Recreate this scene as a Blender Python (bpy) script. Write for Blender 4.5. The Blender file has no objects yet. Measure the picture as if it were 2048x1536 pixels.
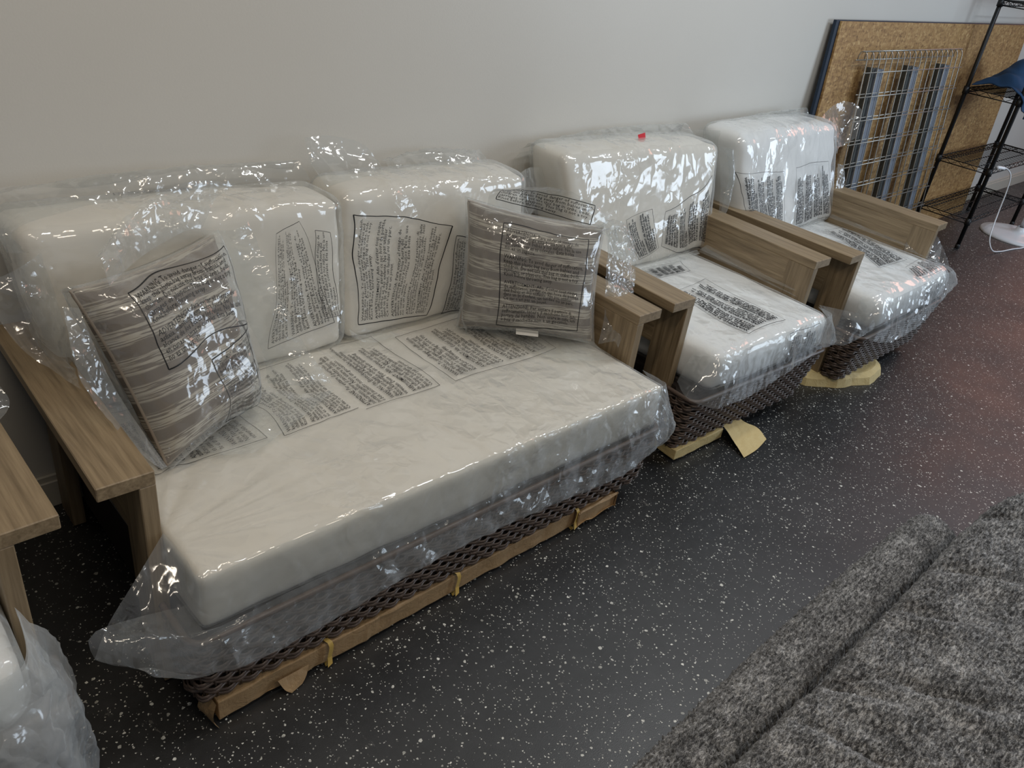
import bpy, math, random
import numpy as np
from mathutils import Matrix, Vector
from mathutils.bvhtree import BVHTree
random.seed(3)
S = bpy.context.scene
COL = S.collection
# ------------------------------------------------------------------ camera
def make_camera():
    yaw, pitch, roll = .8193, .5365, .1482
    f = np.array([math.sin(yaw)*math.cos(pitch), math.cos(yaw)*math.cos(pitch), -math.sin(pitch)])
    r0 = np.array([math.cos(yaw), -math.sin(yaw), 0]); u0 = np.cross(r0, f)
    r = math.cos(roll)*r0 + math.sin(roll)*u0; u = -math.sin(roll)*r0 + math.cos(roll)*u0
    cd = bpy.data.cameras.new('camera'); cd.sensor_width = 36; cd.lens = 1632.8/2048*36
    cd.clip_start = .02; cd.clip_end = 60
    c = bpy.data.objects.new('camera', cd); COL.objects.link(c)
    c.matrix_world = Matrix(((r[0], u[0], -f[0], 0), (r[1], u[1], -f[1], -2.0923), (r[2], u[2], -f[2], 1.6478), (0, 0, 0, 1)))
    S.camera = c
make_camera()
# ------------------------------------------------------------------ world, lights, exposure
w = bpy.data.worlds.new('world'); S.world = w; w.use_nodes = True
w.node_tree.nodes['Background'].inputs[0].default_value = (.78, .86, 1, 1)
w.node_tree.nodes['Background'].inputs[1].default_value = .13
def area(name, loc, target, sx, sy, power, col):
    l = bpy.data.lights.new(name, 'AREA'); l.shape = 'RECTANGLE'; l.size = sx; l.size_y = sy
    l.energy = power; l.color = col
    o = bpy.data.objects.new(name, l); COL.objects.link(o); o.location = loc
    o.rotation_euler = (Vector(target)-Vector(loc)).to_track_quat('-Z', 'Y').to_euler()
area('ceiling_tube_light', (.3, -1.5, 2.95), (.3, -1.3, 0), 1.25, .14, 19, (1, .87, .70))
area('ceiling_tube_light', (1.2, -3.0, 2.95), (1.2, -2.6, 0), 1.25, .14, 18, (1, .88, .74))
area('ceiling_tube_light', (3.0, -1.35, 2.95), (3.0, -1.2, 0), 1.25, .14, 26, (.95, .97, .97))
area('ceiling_tube_light', (5.2, -1.9, 2.95), (5.2, -1.7, 0), 1.25, .14, 27, (.74, .86, 1))
area('window_daylight', (6.8, -4.4, 1.6), (3.2, -.3, .7), 2.4, 1.7, 92, (.72, .85, 1))
area('added_red_light', (9.6, -.9, 2.5), (3.4, -1.6, 0), 1.8, 1.2, 19, (1, .47, .35))  # no known sign: added unseen red light for the reddish glow on the floor
S.view_settings.view_transform = 'Standard'; S.view_settings.look = 'None'
S.view_settings.gamma = 1; S.view_settings.use_curve_mapping = False
S.view_settings.exposure = -0.02
S.cycles.transparent_max_bounces = 20; S.cycles.max_bounces = 7; S.cycles.adaptive_threshold = .025
# ------------------------------------------------------------------ noise in numpy
def vnoise(P, s, seed, k=7):
    r = np.random.RandomState(seed); out = np.zeros(len(P))
    for i in range(k):
        d = r.normal(size=3); d /= np.linalg.norm(d)
        out += np.sin(P@d*(2*math.pi/s)*r.uniform(.6, 1.6) + r.uniform(0, 6.28))
    return out/math.sqrt(k)
def crumple(P, s, seed, k=12):
    """folded-film relief: sharp creases where planes of folding meet"""
    r = np.random.RandomState(seed)
    W = np.stack([vnoise(P, s*2.4, seed+j+1, 5) for j in range(3)], 1)*s*.42
    Q = P + W; h = np.zeros(len(P)); tot = 0
    for i in range(k):
        d = r.normal(size=3); d /= np.linalg.norm(d)
        fr = r.uniform(.3, 1.25)/s; a = 1/(.4+fr*s)
        t = Q@d*fr + r.uniform(0, 1)
        tri = np.abs((t % 1.0)*2-1)*2-1
        gate = np.clip(vnoise(P, s*2.0, seed+40+i, 4)*1.1+.15, 0, 1)
        h += a*tri*gate; tot += a*.5
    return h/tot
# ------------------------------------------------------------------ object helpers
def locof(p):
    v = Vector((0, 0, 0))
    while p: v = v + p.location; p = p.parent
    return v
def obj(name, V, F, mat, parent=None, smooth=True, label=None, kind=None):
    """link ONE mesh object; V in world coordinates"""
    V = np.asarray(V, float); L = np.array(locof(parent))
    me = bpy.data.meshes.new(name); me.from_pydata((V-L).tolist(), [], [tuple(int(i) for i in f) for f in F])
    me.validate(); me.update()
    if smooth: me.polygons.foreach_set('use_smooth', [True]*len(me.polygons))
    me.materials.append(mat)
    o = bpy.data.objects.new(name, me); COL.objects.link(o)
    if parent: o.parent = parent
    if label: o['label'] = label
    if kind: o['kind'] = kind
    return o
def thing(name, label, cat, loc=(0, 0, 0), group=None):
    o = bpy.data.objects.new(name, None); COL.objects.link(o); o.location = loc; o.empty_display_size = .05
    o['label'] = label; o['category'] = cat
    if group: o['group'] = group
    return o
def tag(o, label, cat, group=None):
    o['label'] = label; o['category'] = cat
    if group: o['group'] = group
    return o
def struct(o): o['kind'] = 'structure'; return o
class MB:
    def __init__(s): s.V = []; s.F = []; s.n = 0
    def add(s, V, F):
        V = np.asarray(V, float); s.V.append(V); s.F += [tuple(int(i)+s.n for i in f) for f in F]; s.n += len(V); return s
    def obj(s, name, mat, parent=None, **k): return obj(name, np.concatenate(s.V), s.F, mat, parent, **k)
def rcube(n, half, r, dens):
    """rounded box surface: points in [-half, half] and quads"""
    half = np.array(half, float); r = min(r, half.min()*.999)
    N = [max(2, int(round(2*h/dens))) for h in half]
    pts = []; F = []; key = {}
    def vid(i, j, k):
        t = (i, j, k)
        if t not in key:
            key[t] = len(pts); pts.append(t)
        return key[t]
    nx, ny, nz = N
    for i in range(nx):
        for j in range(ny):
            F.append((vid(i, j, 0), vid(i, j+1, 0), vid(i+1, j+1, 0), vid(i+1, j, 0)))
            F.append((vid(i, j, nz), vid(i+1, j, nz), vid(i+1, j+1, nz), vid(i, j+1, nz)))
    for i in range(nx):
        for k in range(nz):
            F.append((vid(i, 0, k), vid(i+1, 0, k), vid(i+1, 0, k+1), vid(i, 0, k+1)))
            F.append((vid(i, ny, k), vid(i, ny, k+1), vid(i+1, ny, k+1), vid(i+1, ny, k)))
    for j in range(ny):
        for k in range(nz):
            F.append((vid(0, j, k), vid(0, j, k+1), vid(0, j+1, k+1), vid(0, j+1, k)))
            F.append((vid(nx, j, k), vid(nx, j+1, k), vid(nx, j+1, k+1), vid(nx, j, k+1)))
    U = np.array(pts, float)/np.array(N)*2-1
    # concentrate samples near the edges so that the rounding is smooth
    g = .75*U + .25*np.sign(U)*(1-(1-np.abs(U))**2)
    q = g*half; core = half-r
    inner = np.clip(q, -core, core); d = q-inner
    ln = np.linalg.norm(d, axis=1); mx = np.abs(d).max(1)
    sc = np.where(ln > 1e-9, mx/np.maximum(ln, 1e-9), 0)
    # onto the rounded surface
    q = inner + d*sc[:, None]
    nn = np.where(ln[:, None] > 1e-9, d/np.maximum(ln, 1e-9)[:, None], 0)
    return q, np.array(F), nn, half
def hexmap(q, half, C):
    """trilinear map of a box onto 8 corners C[ix][iy][iz]"""
    u = (q/half+1)/2; out = np.zeros_like(q)
    for a in (0, 1):
        for b in (0, 1):
            for c in (0, 1):
                wgt = (u[:, 0] if a else 1-u[:, 0])*(u[:, 1] if b else 1-u[:, 1])*(u[:, 2] if c else 1-u[:, 2])
                out += wgt[:, None]*np.array(C[a][b][c])
    return out
def normals(V, F):
    F = np.array([f[:4] if len(f) > 3 else (f[0], f[1], f[2], f[2]) for f in F]); n = np.zeros_like(V)
    a, b, c, d = (V[F[:, i]] for i in range(4)); fn = np.cross(c-a, d-b)
    m = np.linalg.norm(fn, axis=1) < 1e-14
    fn[m] = np.cross(b[m]-a[m], c[m]-a[m])
    for i in range(4): np.add.at(n, F[:, i], fn)
    return n/np.maximum(np.linalg.norm(n, axis=1), 1e-12)[:, None]
def corners(bl, br, tl, tr, back_b, back_t):
    """front face bottom-left, bottom-right, top-left, top-right and the y of the back at bottom and top"""
    f = lambda p, y: (p[0], y, p[2])
    return [[[bl, tl], [f(bl, back_b), f(tl, back_t)]], [[br, tr], [f(br, back_b), f(tr, back_t)]]]
def sizes(C):
    C = np.array(C); return np.array([np.linalg.norm(C[1, 0, 0]-C[0, 0, 0]), np.linalg.norm(C[0, 1, 0]-C[0, 0, 0]), np.linalg.norm(C[0, 0, 1]-C[0, 0, 0])])/2
def cushion_mesh(C, r=.03, puff=.012, dens=.02, wr=.002, seed=1):
    h = sizes(C); q, F, _, half = rcube(0, h, r, dens); V = hexmap(q, half, C); n = normals(V, F)
    u = q/half
    big = np.clip(1-u**2, 0, 1); p = np.sort(big, 1)[:, 1]*np.sort(big, 1)[:, 2]
    V = V + n*(puff*np.sqrt(p))[:, None] + n*(wr*vnoise(V, .16, seed)+wr*.8*crumple(V, .14, seed+5))[:, None]
    return V, F
def bag_mesh(C, off=.006, r=.035, puff=.012, dens=.009, amp=.006, s=.09, seed=1, ends=0.):
    h = sizes(C); q, F, _, half = rcube(0, h, r, dens); V = hexmap(q, half, C); n = normals(V, F)
    u = q/half
    big = np.clip(1-u**2, 0, 1); p = np.sort(big, 1)[:, 1]*np.sort(big, 1)[:, 2]
    cr = crumple(V, s, seed)*.7 + crumple(V, s*.4, seed+9)*.3
    gate = np.clip(vnoise(V, .42, seed+21)*.9+.3, .12, 1); cr = cr*gate-(1-gate)*.6
    edge = 1-p
    d = off + puff*np.sqrt(p) + amp*(.55+.75*edge)*(cr+1)*.7 + ends*np.abs(u[:, 0])**4*(.5+.5*vnoise(V, .2, seed+3))
    return V + n*np.maximum(d, .002)[:, None], F
def resample(pts, n):
    P = np.array(pts, float)
    # catmull-rom refine, then arclength
    Q = []
    for i in range(len(P)-1):
        p0 = P[max(i-1, 0)]; p1 = P[i]; p2 = P[i+1]; p3 = P[min(i+2, len(P)-1)]
        for t in np.linspace(0, 1, 12, endpoint=False):
            Q.append(.5*((2*p1)+(-p0+p2)*t+(2*p0-5*p1+4*p2-p3)*t*t+(-p0+3*p1-3*p2+p3)*t**3))
    Q.append(P[-1]); Q = np.array(Q)
    s = np.r_[0, np.cumsum(np.linalg.norm(np.diff(Q, axis=0), axis=1))]; t = np.linspace(0, s[-1], n)
    return np.stack([np.interp(t, s, Q[:, i]) for i in range(3)], 1)
def loft(rows, n=90, m=24, amp=.006, s=.07, seed=1, flute=0., fs=.06, bulge=0.):
    """film sheet through polylines; first row is attached, last row is the free edge"""
    R = np.array([resample(r, n) for r in rows]); k = len(R)
    G = np.array([resample(R[:, i], m) for i in range(n)])       # n x m x 3
    V = G.reshape(-1, 3); F = [(i*m+j, (i+1)*m+j, (i+1)*m+j+1, i*m+j+1) for i in range(n-1) for j in range(m-1)]
    nn = normals(V, F)
    v = np.tile(np.linspace(0, 1, m), n); uu = np.repeat(np.linspace(0, 1, n), m)
    L = np.linalg.norm(np.diff(R[-1], axis=0), axis=1).sum()
    r = np.random.RandomState(seed)
    ph = uu*L/fs*2*math.pi
    wob = np.sin(ph+2*np.sin(ph*.31+r.uniform(0, 6)))*.6+np.sin(ph*1.9+r.uniform(0, 6)+1.3*np.sin(ph*.23))*.4
    d = amp*(crumple(V, s, seed)*.7+crumple(V, s*.4, seed+3)*.35)*np.minimum(1, v*4+.15) + flute*wob*v + bulge*np.sin(math.pi*v)
    return V+nn*d[:, None], F
def bx(x0, x1, y0, y1, z0, z1):
    V = [(x, y, z) for z in (z0, z1) for y in (y0, y1) for x in (x0, x1)]
    return np.array(V, float), [(0, 2, 3, 1), (4, 5, 7, 6), (0, 1, 5, 4), (2, 6, 7, 3), (0, 4, 6, 2), (1, 3, 7, 5)]
def rbx(x0, x1, y0, y1, z0, z1, r=.003, M=None):
    """box with small bevel"""
    h = np.array([(x1-x0)/2, (y1-y0)/2, (z1-z0)/2]); c = np.array([(x0+x1)/2, (y0+y1)/2, (z0+z1)/2])
    V = []; idx = {}
    r = min(r, h.min()*.9)
    for sx in (-1, 1):
        for sy in (-1, 1):
            for sz in (-1, 1):
                for a in range(3):
                    s = np.array([sx, sy, sz]); p = s*(h-r); p[a] = s[a]*h[a]; idx[(sx, sy, sz, a)] = len(V); V.append(p+c)
    F = []
    for a in range(3):
        b, d = (a+1) % 3, (a+2) % 3
        for s in (-1, 1):
            ring = []
            for sb, sd in ((-1, -1), (1, -1), (1, 1), (-1, 1)):
                t = [0, 0, 0]; t[a] = s; t[b] = sb; t[d] = sd; ring.append(idx[(*t, a)])
            F.append(tuple(ring if s > 0 else ring[::-1]))
        # edges parallel to axis a
        for sb in (-1, 1):
            for sd in (-1, 1):
                def I(s, f):
                    t = [0, 0, 0]; t[a] = s; t[b] = sb; t[d] = sd; return idx[(*t, f)]
                q = (I(-1, b), I(1, b), I(1, d), I(-1, d)); F.append(q if sb*sd > 0 else q[::-1])
    for sx in (-1, 1):
        for sy in (-1, 1):
            for sz in (-1, 1):
                q = (idx[(sx, sy, sz, 0)], idx[(sx, sy, sz, 1)], idx[(sx, sy, sz, 2)]); F.append(q if sx*sy*sz > 0 else q[::-1])
    V = np.array(V)
    return V, F
def tube(path, r, k=6, closed=False, flat=None):
    P = np.array(path, float); n = len(P)
    if closed: T = np.roll(P, -1, 0)-np.roll(P, 1, 0)
    else: T = np.gradient(P, axis=0)
    T /= np.maximum(np.linalg.norm(T, axis=1), 1e-9)[:, None]
    up = np.array([0, 0, 1.]); V = []
    for i in range(n):
        a = np.cross(T[i], up)
        if np.linalg.norm(a) < .05: a = np.cross(T[i], (1, 0, 0))
        a /= np.linalg.norm(a); b = np.cross(a, T[i]); ra, rb = (r, r) if flat is None else flat
        for j in range(k):
            t = 2*math.pi*j/k; V.append(P[i]+a*ra*math.cos(t)+b*rb*math.sin(t))
    F = []
    for i in range(n if closed else n-1):
        for j in range(k):
            i2 = (i+1) % n; F.append((i*k+j, i*k+(j+1) % k, i2*k+(j+1) % k, i2*k+j))
    if not closed: F += [tuple(range(k))[::-1], tuple((n-1)*k+j for j in range(k))]
    return np.array(V), F
# ------------------------------------------------------------------ materials
class NT:
    def __init__(s, name):
        s.m = bpy.data.materials.new(name); s.m.use_nodes = True; s.t = s.m.node_tree; s.t.nodes.clear()
    def n(s, typ, ins=None, **kw):
        nd = s.t.nodes.new('ShaderNode'+typ)
        for k, v in kw.items(): setattr(nd, k, v)
        for k, v in (ins or {}).items():
            if hasattr(v, 'node'): s.t.links.new(v, nd.inputs[k])
            else: nd.inputs[k].default_value = v
        return nd
    def math(s, op, a, b=0., clamp=False):
        return s.n('Math', {0: a, 1: b}, operation=op, use_clamp=clamp).outputs[0]
    def ramp(s, fac, stops, interp='LINEAR'):
        nd = s.n('ValToRGB', {0: fac}); cr = nd.color_ramp; cr.interpolation = interp
        while len(cr.elements) < len(stops): cr.elements.new(.5)
        for e, (p, c) in zip(cr.elements, stops): e.position = p; e.color = (*c, 1) if len(c) == 3 else c
        return nd.outputs[0]
    def mix(s, fac, a, b, bt='MIX'):
        nd = s.n('Mix', {0: fac}, data_type='RGBA', blend_type=bt)
        for i, v in ((6, a), (7, b)):
            if hasattr(v, 'node'): s.t.links.new(v, nd.inputs[i])
            else: nd.inputs[i].default_value = (*v, 1)
        return nd.outputs[2]
    def coord(s, scale=(1, 1, 1), which='Object'):
        c = s.n('TexCoord').outputs[which]
        return s.n('Mapping', {0: c, 'Scale': scale}).outputs[0]
    def noise(s, vec, scale, detail=3, rough=.5, dist=0.):
        return s.n('TexNoise', {'Vector': vec, 'Scale': scale, 'Detail': detail, 'Roughness': rough, 'Distortion': dist}).outputs[0]
    def bump(s, h, strength=.3, dist=.01, normal=None):
        i = {'Height': h, 'Strength': strength, 'Distance': dist}
        if normal: i['Normal'] = normal
        return s.n('Bump', i).outputs[0]
    def out(s, sh): s.n('OutputMaterial', {0: sh}); return s.m
    def pbr(s, col, rough=.5, normal=None, **k):
        i = {'Roughness': rough}; i['Base Color'] = col if hasattr(col, 'node') else (*col, 1)
        if normal: i['Normal'] = normal
        for a, b in k.items(): i[a] = b
        return s.out(s.n('BsdfPrincipled', i).outputs[0])
def lin(r, g, b): return tuple(((c/255)/12.92 if c <= 10 else ((c/255+.055)/1.055)**2.4) for c in (r, g, b))
def m_wood(name, ax):
    t = NT(name); sc = [60, 60, 60]; sc[ax] = 2.5
    v = t.coord(tuple(sc)); n1 = t.noise(v, 1, 5, .6, .3)
    v2 = t.coord(tuple(x*3 if i != ax else 9 for i, x in enumerate(sc))); n2 = t.noise(v2, 1, 2)
    f = t.math('ADD', t.math('MULTIPLY', n1, .7), t.math('MULTIPLY', n2, .3))
    c = t.ramp(f, [(.3, lin(104, 88, 66)), (.5, lin(136, 118, 92)), (.7, lin(160, 141, 112))])
    return t.pbr(c, .42, t.bump(f, .25, .002), **{'Specular IOR Level': .45})
def m_plain(name, col, rough=.5, metal=0., bump=0., bs=200, var=.0, spec=.5):
    t = NT(name); v = t.coord(); n = t.noise(v, bs, 3)
    c = t.mix(t.math('MULTIPLY', n, var), col, tuple(x*.45 for x in col)) if var else col
    return t.pbr(c, rough, t.bump(n, bump, .002) if bump else None, Metallic=metal, **{'Specular IOR Level': spec})
def m_wall():
    t = NT('painted_wall'); v = t.coord(); n = t.noise(v, 170, 3); n2 = t.noise(v, 1.3, 3)
    c = t.mix(n2, lin(200, 196, 187), lin(208, 205, 198))
    return t.pbr(c, .45, t.bump(n, .12, .002), **{'Specular IOR Level': .35})
def m_floor():
    t = NT('speckled_black_floor'); v = t.coord()
    wv = t.n('VectorMath', {0: v, 1: t.n('VectorMath', {0: t.n('TexNoise', {'Vector': v, 'Scale': 120.}).outputs[1], 1: (.008, .008, .008)}, operation='MULTIPLY').outputs[0]}, operation='ADD').outputs[0]
    def chips(scale, keep, size, seed):
        mp = t.n('Mapping', {0: wv, 'Location': (seed, seed*.7, 0), 'Scale': (1, 1, 0)}).outputs[0]
        vo = t.n('TexVoronoi', {'Vector': mp, 'Scale': scale}); sep = t.n('SeparateColor', {0: vo.outputs['Color']})
        on = t.math('GREATER_THAN', sep.outputs[0], keep)
        rad = t.math('MULTIPLY', t.math('ADD', t.math('MULTIPLY', sep.outputs[1], .8), .2), size)
        return t.math('MULTIPLY', on, t.math('LESS_THAN', vo.outputs['Distance'], rad)), sep.outputs[2]
    a, ca = chips(64, .66, .27, 0); b, cb = chips(165, .62, .36, 3.1); d, cd = chips(34, .84, .18, 7.7)
    f = t.math('MAXIMUM', t.math('MAXIMUM', a, b), d)
    cl = t.noise(v, 2.2, 4, .6); cl2 = t.noise(v, 18, 5, .7)
    base = t.ramp(cl2, [(.35, (.008, .0082, .0086)), (.6, (.015, .0155, .0165)), (.8, (.03, .03, .03))])
    scuff = t.math('MULTIPLY', t.math('GREATER_THAN', t.noise(v, 7, 6, .85, .6), .645), .35)
    base = t.mix(scuff, base, lin(120, 118, 112))
    chip = t.mix(ca, lin(176, 176, 168), lin(236, 236, 228))
    c = t.mix(t.math('MULTIPLY', f, t.math('ADD', t.math('MULTIPLY', cb, .5), .5)), base, chip)
    h = t.math('ADD', t.noise(v, 420, 2), t.math('MULTIPLY', f, .6))
    r = t.ramp(cl, [(.3, (.36,)*3), (.7, (.5,)*3)])
    return t.pbr(c, r, t.bump(h, .16, .002), **{'Specular IOR Level': .9})
def m_film(name, haze=.10, tint=(.955, .965, .96), rough=.11, glos=1.0, bs=55, bst=.55):
    t = NT(name); v = t.coord()
    wv = t.n('VectorMath', {0: v, 1: t.n('VectorMath', {0: t.n('TexNoise', {'Vector': v, 'Scale': 9., 'Detail': 2.}).outputs[1], 1: (.11, .11, .11)}, operation='MULTIPLY').outputs[0]}, operation='ADD').outputs[0]
    wa = t.n('Mapping', {0: wv, 'Rotation': (.5, .7, .3), 'Scale': (1, .62, 1.2)}).outputs[0]; wb = t.n('Mapping', {0: wv, 'Rotation': (-.6, .4, 1.1), 'Scale': (1.2, 1, .6)}).outputs[0]
    v1 = t.n('TexVoronoi', {'Vector': wa, 'Scale': bs*.7}, distance='MANHATTAN').outputs['Distance']; v2 = t.n('TexVoronoi', {'Vector': wb, 'Scale': bs*.26}, distance='MANHATTAN').outputs['Distance']
    msk = t.ramp(t.noise(v, 4.5, 2), [(.46, (.05,)*3), (.6, (1,)*3)])
    h = t.math('ADD', t.math('MULTIPLY', t.math('MULTIPLY', v1, .24), msk), t.math('MULTIPLY', v2, t.math('ADD', t.math('MULTIPLY', msk, .7), .3)))
    nb = t.bump(h, bst, .035)
    fac = t.n('LayerWeight', {0: .5, 'Normal': nb}).outputs['Facing']
    p = t.math('MULTIPLY', t.math('POWER', fac, 3.2), .62)
    p = t.math('MULTIPLY', t.math('ADD', p, .075), glos, True)
    tr = t.n('BsdfTransparent', {0: (*tint, 1)}).outputs[0]
    gl = t.n('BsdfGlossy', {0: (1, 1, 1, 1), 'Roughness': rough, 'Normal': nb}).outputs[0]
    a = t.n('MixShader', {0: p, 1: tr, 2: gl}).outputs[0]
    df = t.n('BsdfDiffuse', {0: (.86, .88, .88, 1), 'Normal': nb}).outputs[0]
    tl = t.n('BsdfTranslucent', {0: (.86, .88, .88, 1), 'Normal': nb}).outputs[0]
    d2 = t.n('MixShader', {0: .4, 1: df, 2: tl}).outputs[0]
    hz = t.math('ADD', haze, t.math('MULTIPLY', t.math('POWER', fac, 2.5), .22))
    return t.out(t.n('MixShader', {0: hz, 1: a, 2: d2}).outputs[0])
def m_fabric(name, col, ws=900, b=.25):
    t = NT(name); v = t.coord(); n = t.noise(v, ws, 2); n2 = t.noise(v, 5, 3)
    c = t.mix(n2, col, tuple(x*.93 for x in col))
    return t.pbr(c, .75, t.bump(n, b, .001), **{'Specular IOR Level': .25, 'Sheen Weight': .15})
def m_stripe():
    """woven throw pillow cloth: broad taupe bands between bands of thin broken cream lines (UV: v across the bands)"""
    t = NT('striped_pillow_cloth'); uv = t.n('TexCoord').outputs['UV']
    sx = t.n('SeparateXYZ', {0: uv}); u, v = sx.outputs[0], sx.outputs[1]
    wob = t.noise(t.n('Mapping', {0: uv, 'Scale': (2, 3, 1)}).outputs[0], 2, 2)
    vv = t.math('ADD', v, t.math('MULTIPLY', wob, .03))
    cyc = t.math('FRACT', t.math('MULTIPLY', vv, 6.4))
    band = t.ramp(cyc, [(0, (0, 0, 0)), (.34, (0, 0, 0)), (.40, (1, 1, 1)), (.94, (1, 1, 1)), (1, (0, 0, 0))])
    thin = t.noise(t.n('Mapping', {0: uv, 'Scale': (5, 95, 1)}).outputs[0], 1, 2, .6)
    th = t.ramp(thin, [(.45, (0, 0, 0)), (.52, (1, 1, 1))])
    f = t.math('MULTIPLY', band, th)
    wv = t.noise(t.n('Mapping', {0: uv, 'Scale': (300, 300, 1)}).outputs[0], 1, 1)
    base = t.mix(wv, lin(108, 99, 90), lin(134, 124, 114))
    c = t.mix(f, base, lin(188, 181, 168))
    return t.pbr(c, .8, t.bump(wv, .3, .001), **{'Specular IOR Level': .2})
def m_osb():
    t = NT('strand_board'); v = t.coord()
    rot = t.n('Mapping', {0: v, 'Rotation': (0, .6, 0), 'Scale': (1, 1, 2.6)}).outputs[0]
    rot2 = t.n('Mapping', {0: v, 'Rotation': (0, -.7, 0), 'Scale': (2.4, 1, 1)}).outputs[0]
    a = t.n('TexVoronoi', {'Vector': rot, 'Scale': 38.}); b = t.n('TexVoronoi', {'Vector': rot2, 'Scale': 52.})
    ca = t.n('SeparateColor', {0: a.outputs['Color']}).outputs[0]; cb = t.n('SeparateColor', {0: b.outputs['Color']}).outputs[1]
    f = t.math('ADD', t.math('MULTIPLY', ca, .5), t.math('MULTIPLY', cb, .5)); n = t.noise(v, 60, 5, .8)
    f = t.math('ADD', t.math('MULTIPLY', f, .55), t.math('MULTIPLY', n, .45))
    big = t.noise(v, 1.6, 2)
    c = t.ramp(f, [(.2, lin(104, 74, 40)), (.45, lin(158, 122, 74)), (.62, lin(176, 140, 88)), (.85, lin(214, 184, 130))])
    c = t.mix(t.math('MULTIPLY', big, .35), c, lin(130, 92, 50))
    return t.pbr(c, .6, t.bump(f, .35, .004))
def m_chenille():
    t = NT('heathered_chenille'); v = t.coord()
    tw = t.n('Mapping', {0: v, 'Rotation': (0, 0, .35), 'Scale': (.55, 1.6, 1)}).outputs[0]
    n1 = t.noise(tw, 95, 4, .78, .4); n2 = t.noise(v, 14, 4, .6); n3 = t.noise(v, 520, 2, .6)
    f = t.math('ADD', t.math('ADD', t.math('MULTIPLY', n1, .62), t.math('MULTIPLY', n2, .2)), t.math('MULTIPLY', n3, .18))
    c = t.ramp(f, [(.36, lin(20, 20, 21)), (.46, lin(66, 66, 67)), (.53, lin(128, 128, 128)), (.61, lin(196, 195, 194))])
    return t.pbr(c, .95, t.bump(f, .9, .006), **{'Specular IOR Level': .1, 'Sheen Weight': .3})
def m_kraft(name, a, b):
    t = NT(name); v = t.coord(); n = t.noise(v, 26, 4, .6, .5); n2 = t.noise(v, 300, 2)
    r = t.math('ABSOLUTE', t.math('SUBTRACT', n, .5))
    return t.pbr(t.mix(n, a, b), .62, t.bump(r, .5, .01, t.bump(n2, .1, .001)))
W_Y = m_wood('weathered_teak_along', 1); W_Z = m_wood('weathered_teak_upright', 2); W_X = m_wood('weathered_teak_across', 0)
WALL = m_wall(); FLOOR = m_floor()
BASEB = m_plain('baseboard_paint', lin(196, 190, 176), .4)
FILM = m_film('clear_film', .12, rough=.10, bst=.42, bs=42); FILM_T = m_film('clear_film_tight', .11, rough=.11, glos=1.0, bs=40, bst=.42)
FILM_C = m_film('clear_film_chairs', .11, rough=.10, bs=34, bst=.32)
FILM_M = m_film('milky_film', .30, rough=.16, glos=1.0, bs=40, bst=.5)
WHITE = m_fabric('white_cushion_cloth', lin(226, 220, 210)); WHITE2 = m_fabric('white_cushion_wrap', lin(238, 237, 236))
STRIPE = m_stripe()
PRINT = m_plain('warning_ink', (.018, .014, .013), .6); PRINT2 = m_plain('black_ink', (.01, .01, .011), .5)
WICK = m_plain('brown_resin_wicker', lin(104, 88, 78), .36, bump=.2, bs=150, var=.9); WICKD = m_plain('dark_base_panel', lin(40, 33, 30), .7)
KRAFT = m_kraft('kraft_paper', lin(176, 146, 106), lin(150, 120, 84)); KRAFTY = m_kraft('pale_paper', lin(214, 194, 140), lin(196, 172, 116))
TAPE = m_plain('yellow_tape', lin(196, 164, 88), .35)
BLACKM = m_plain('black_metal', lin(22, 22, 23), .4, .3); GREYM = m_plain('zinc_wire', lin(168, 166, 160), .35, .7)
CHAN = m_plain('galvanised_channel', lin(122, 128, 138), .45, .3); NAVY = m_plain('navy_painted_edge', lin(14, 34, 54), .5)
DENIM = m_plain('blue_cloth', lin(24, 62, 98), .85, bump=.5, bs=400, var=.5)
PLAST = m_plain('white_plastic', lin(226, 226, 228), .3); RED = m_plain('red_tag', lin(190, 24, 40), .5)
CHEN = m_chenille(); OSB = m_osb(); TAGW = m_plain('white_label', lin(225, 222, 215), .6)
# ------------------------------------------------------------------ printed warnings
EN = ["WARNING: To avoid danger of suffocation,", "keep this plastic bag away from babies and", "children. Do not use this bag in cribs, beds,", "carriages or playpens. This bag is not a toy.", "Knot before throwing away."]
FR = ["AVERTISSEMENT: Afin d'\u00e9viter tout risque", "de suffocation, garder ce sac hors de port\u00e9e", "des b\u00e9b\u00e9s et des enfants. Ne pas utiliser", "dans un lit d'enfant, un landau ou un parc.", "Ce sac n'est pas un jouet."]
ES = ["ADVERTENCIA: Para evitar el riesgo de", "asfixia, mantenga esta bolsa fuera del", "alcance de los beb\u00e9s y los ni\u00f1os. No la use", "en cunas, camas ni corrales. Esta bolsa", "no es un juguete."]
DE = ["WARNUNG: Um Erstickungsgefahr zu vermeiden,", "diese T\u00fcte von Babys und Kindern fernhalten.", "Nicht in Kinderbetten oder Kinderwagen", "verwenden. Diese T\u00fcte ist kein Spielzeug."]
IT = ["ATTENZIONE: Per evitare il pericolo di", "soffocamento, tenere il sacchetto fuori dalla", "portata dei bambini. Non usare in culle, letti", "o box. Il sacchetto non \u00e8 un giocattolo."]
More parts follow.
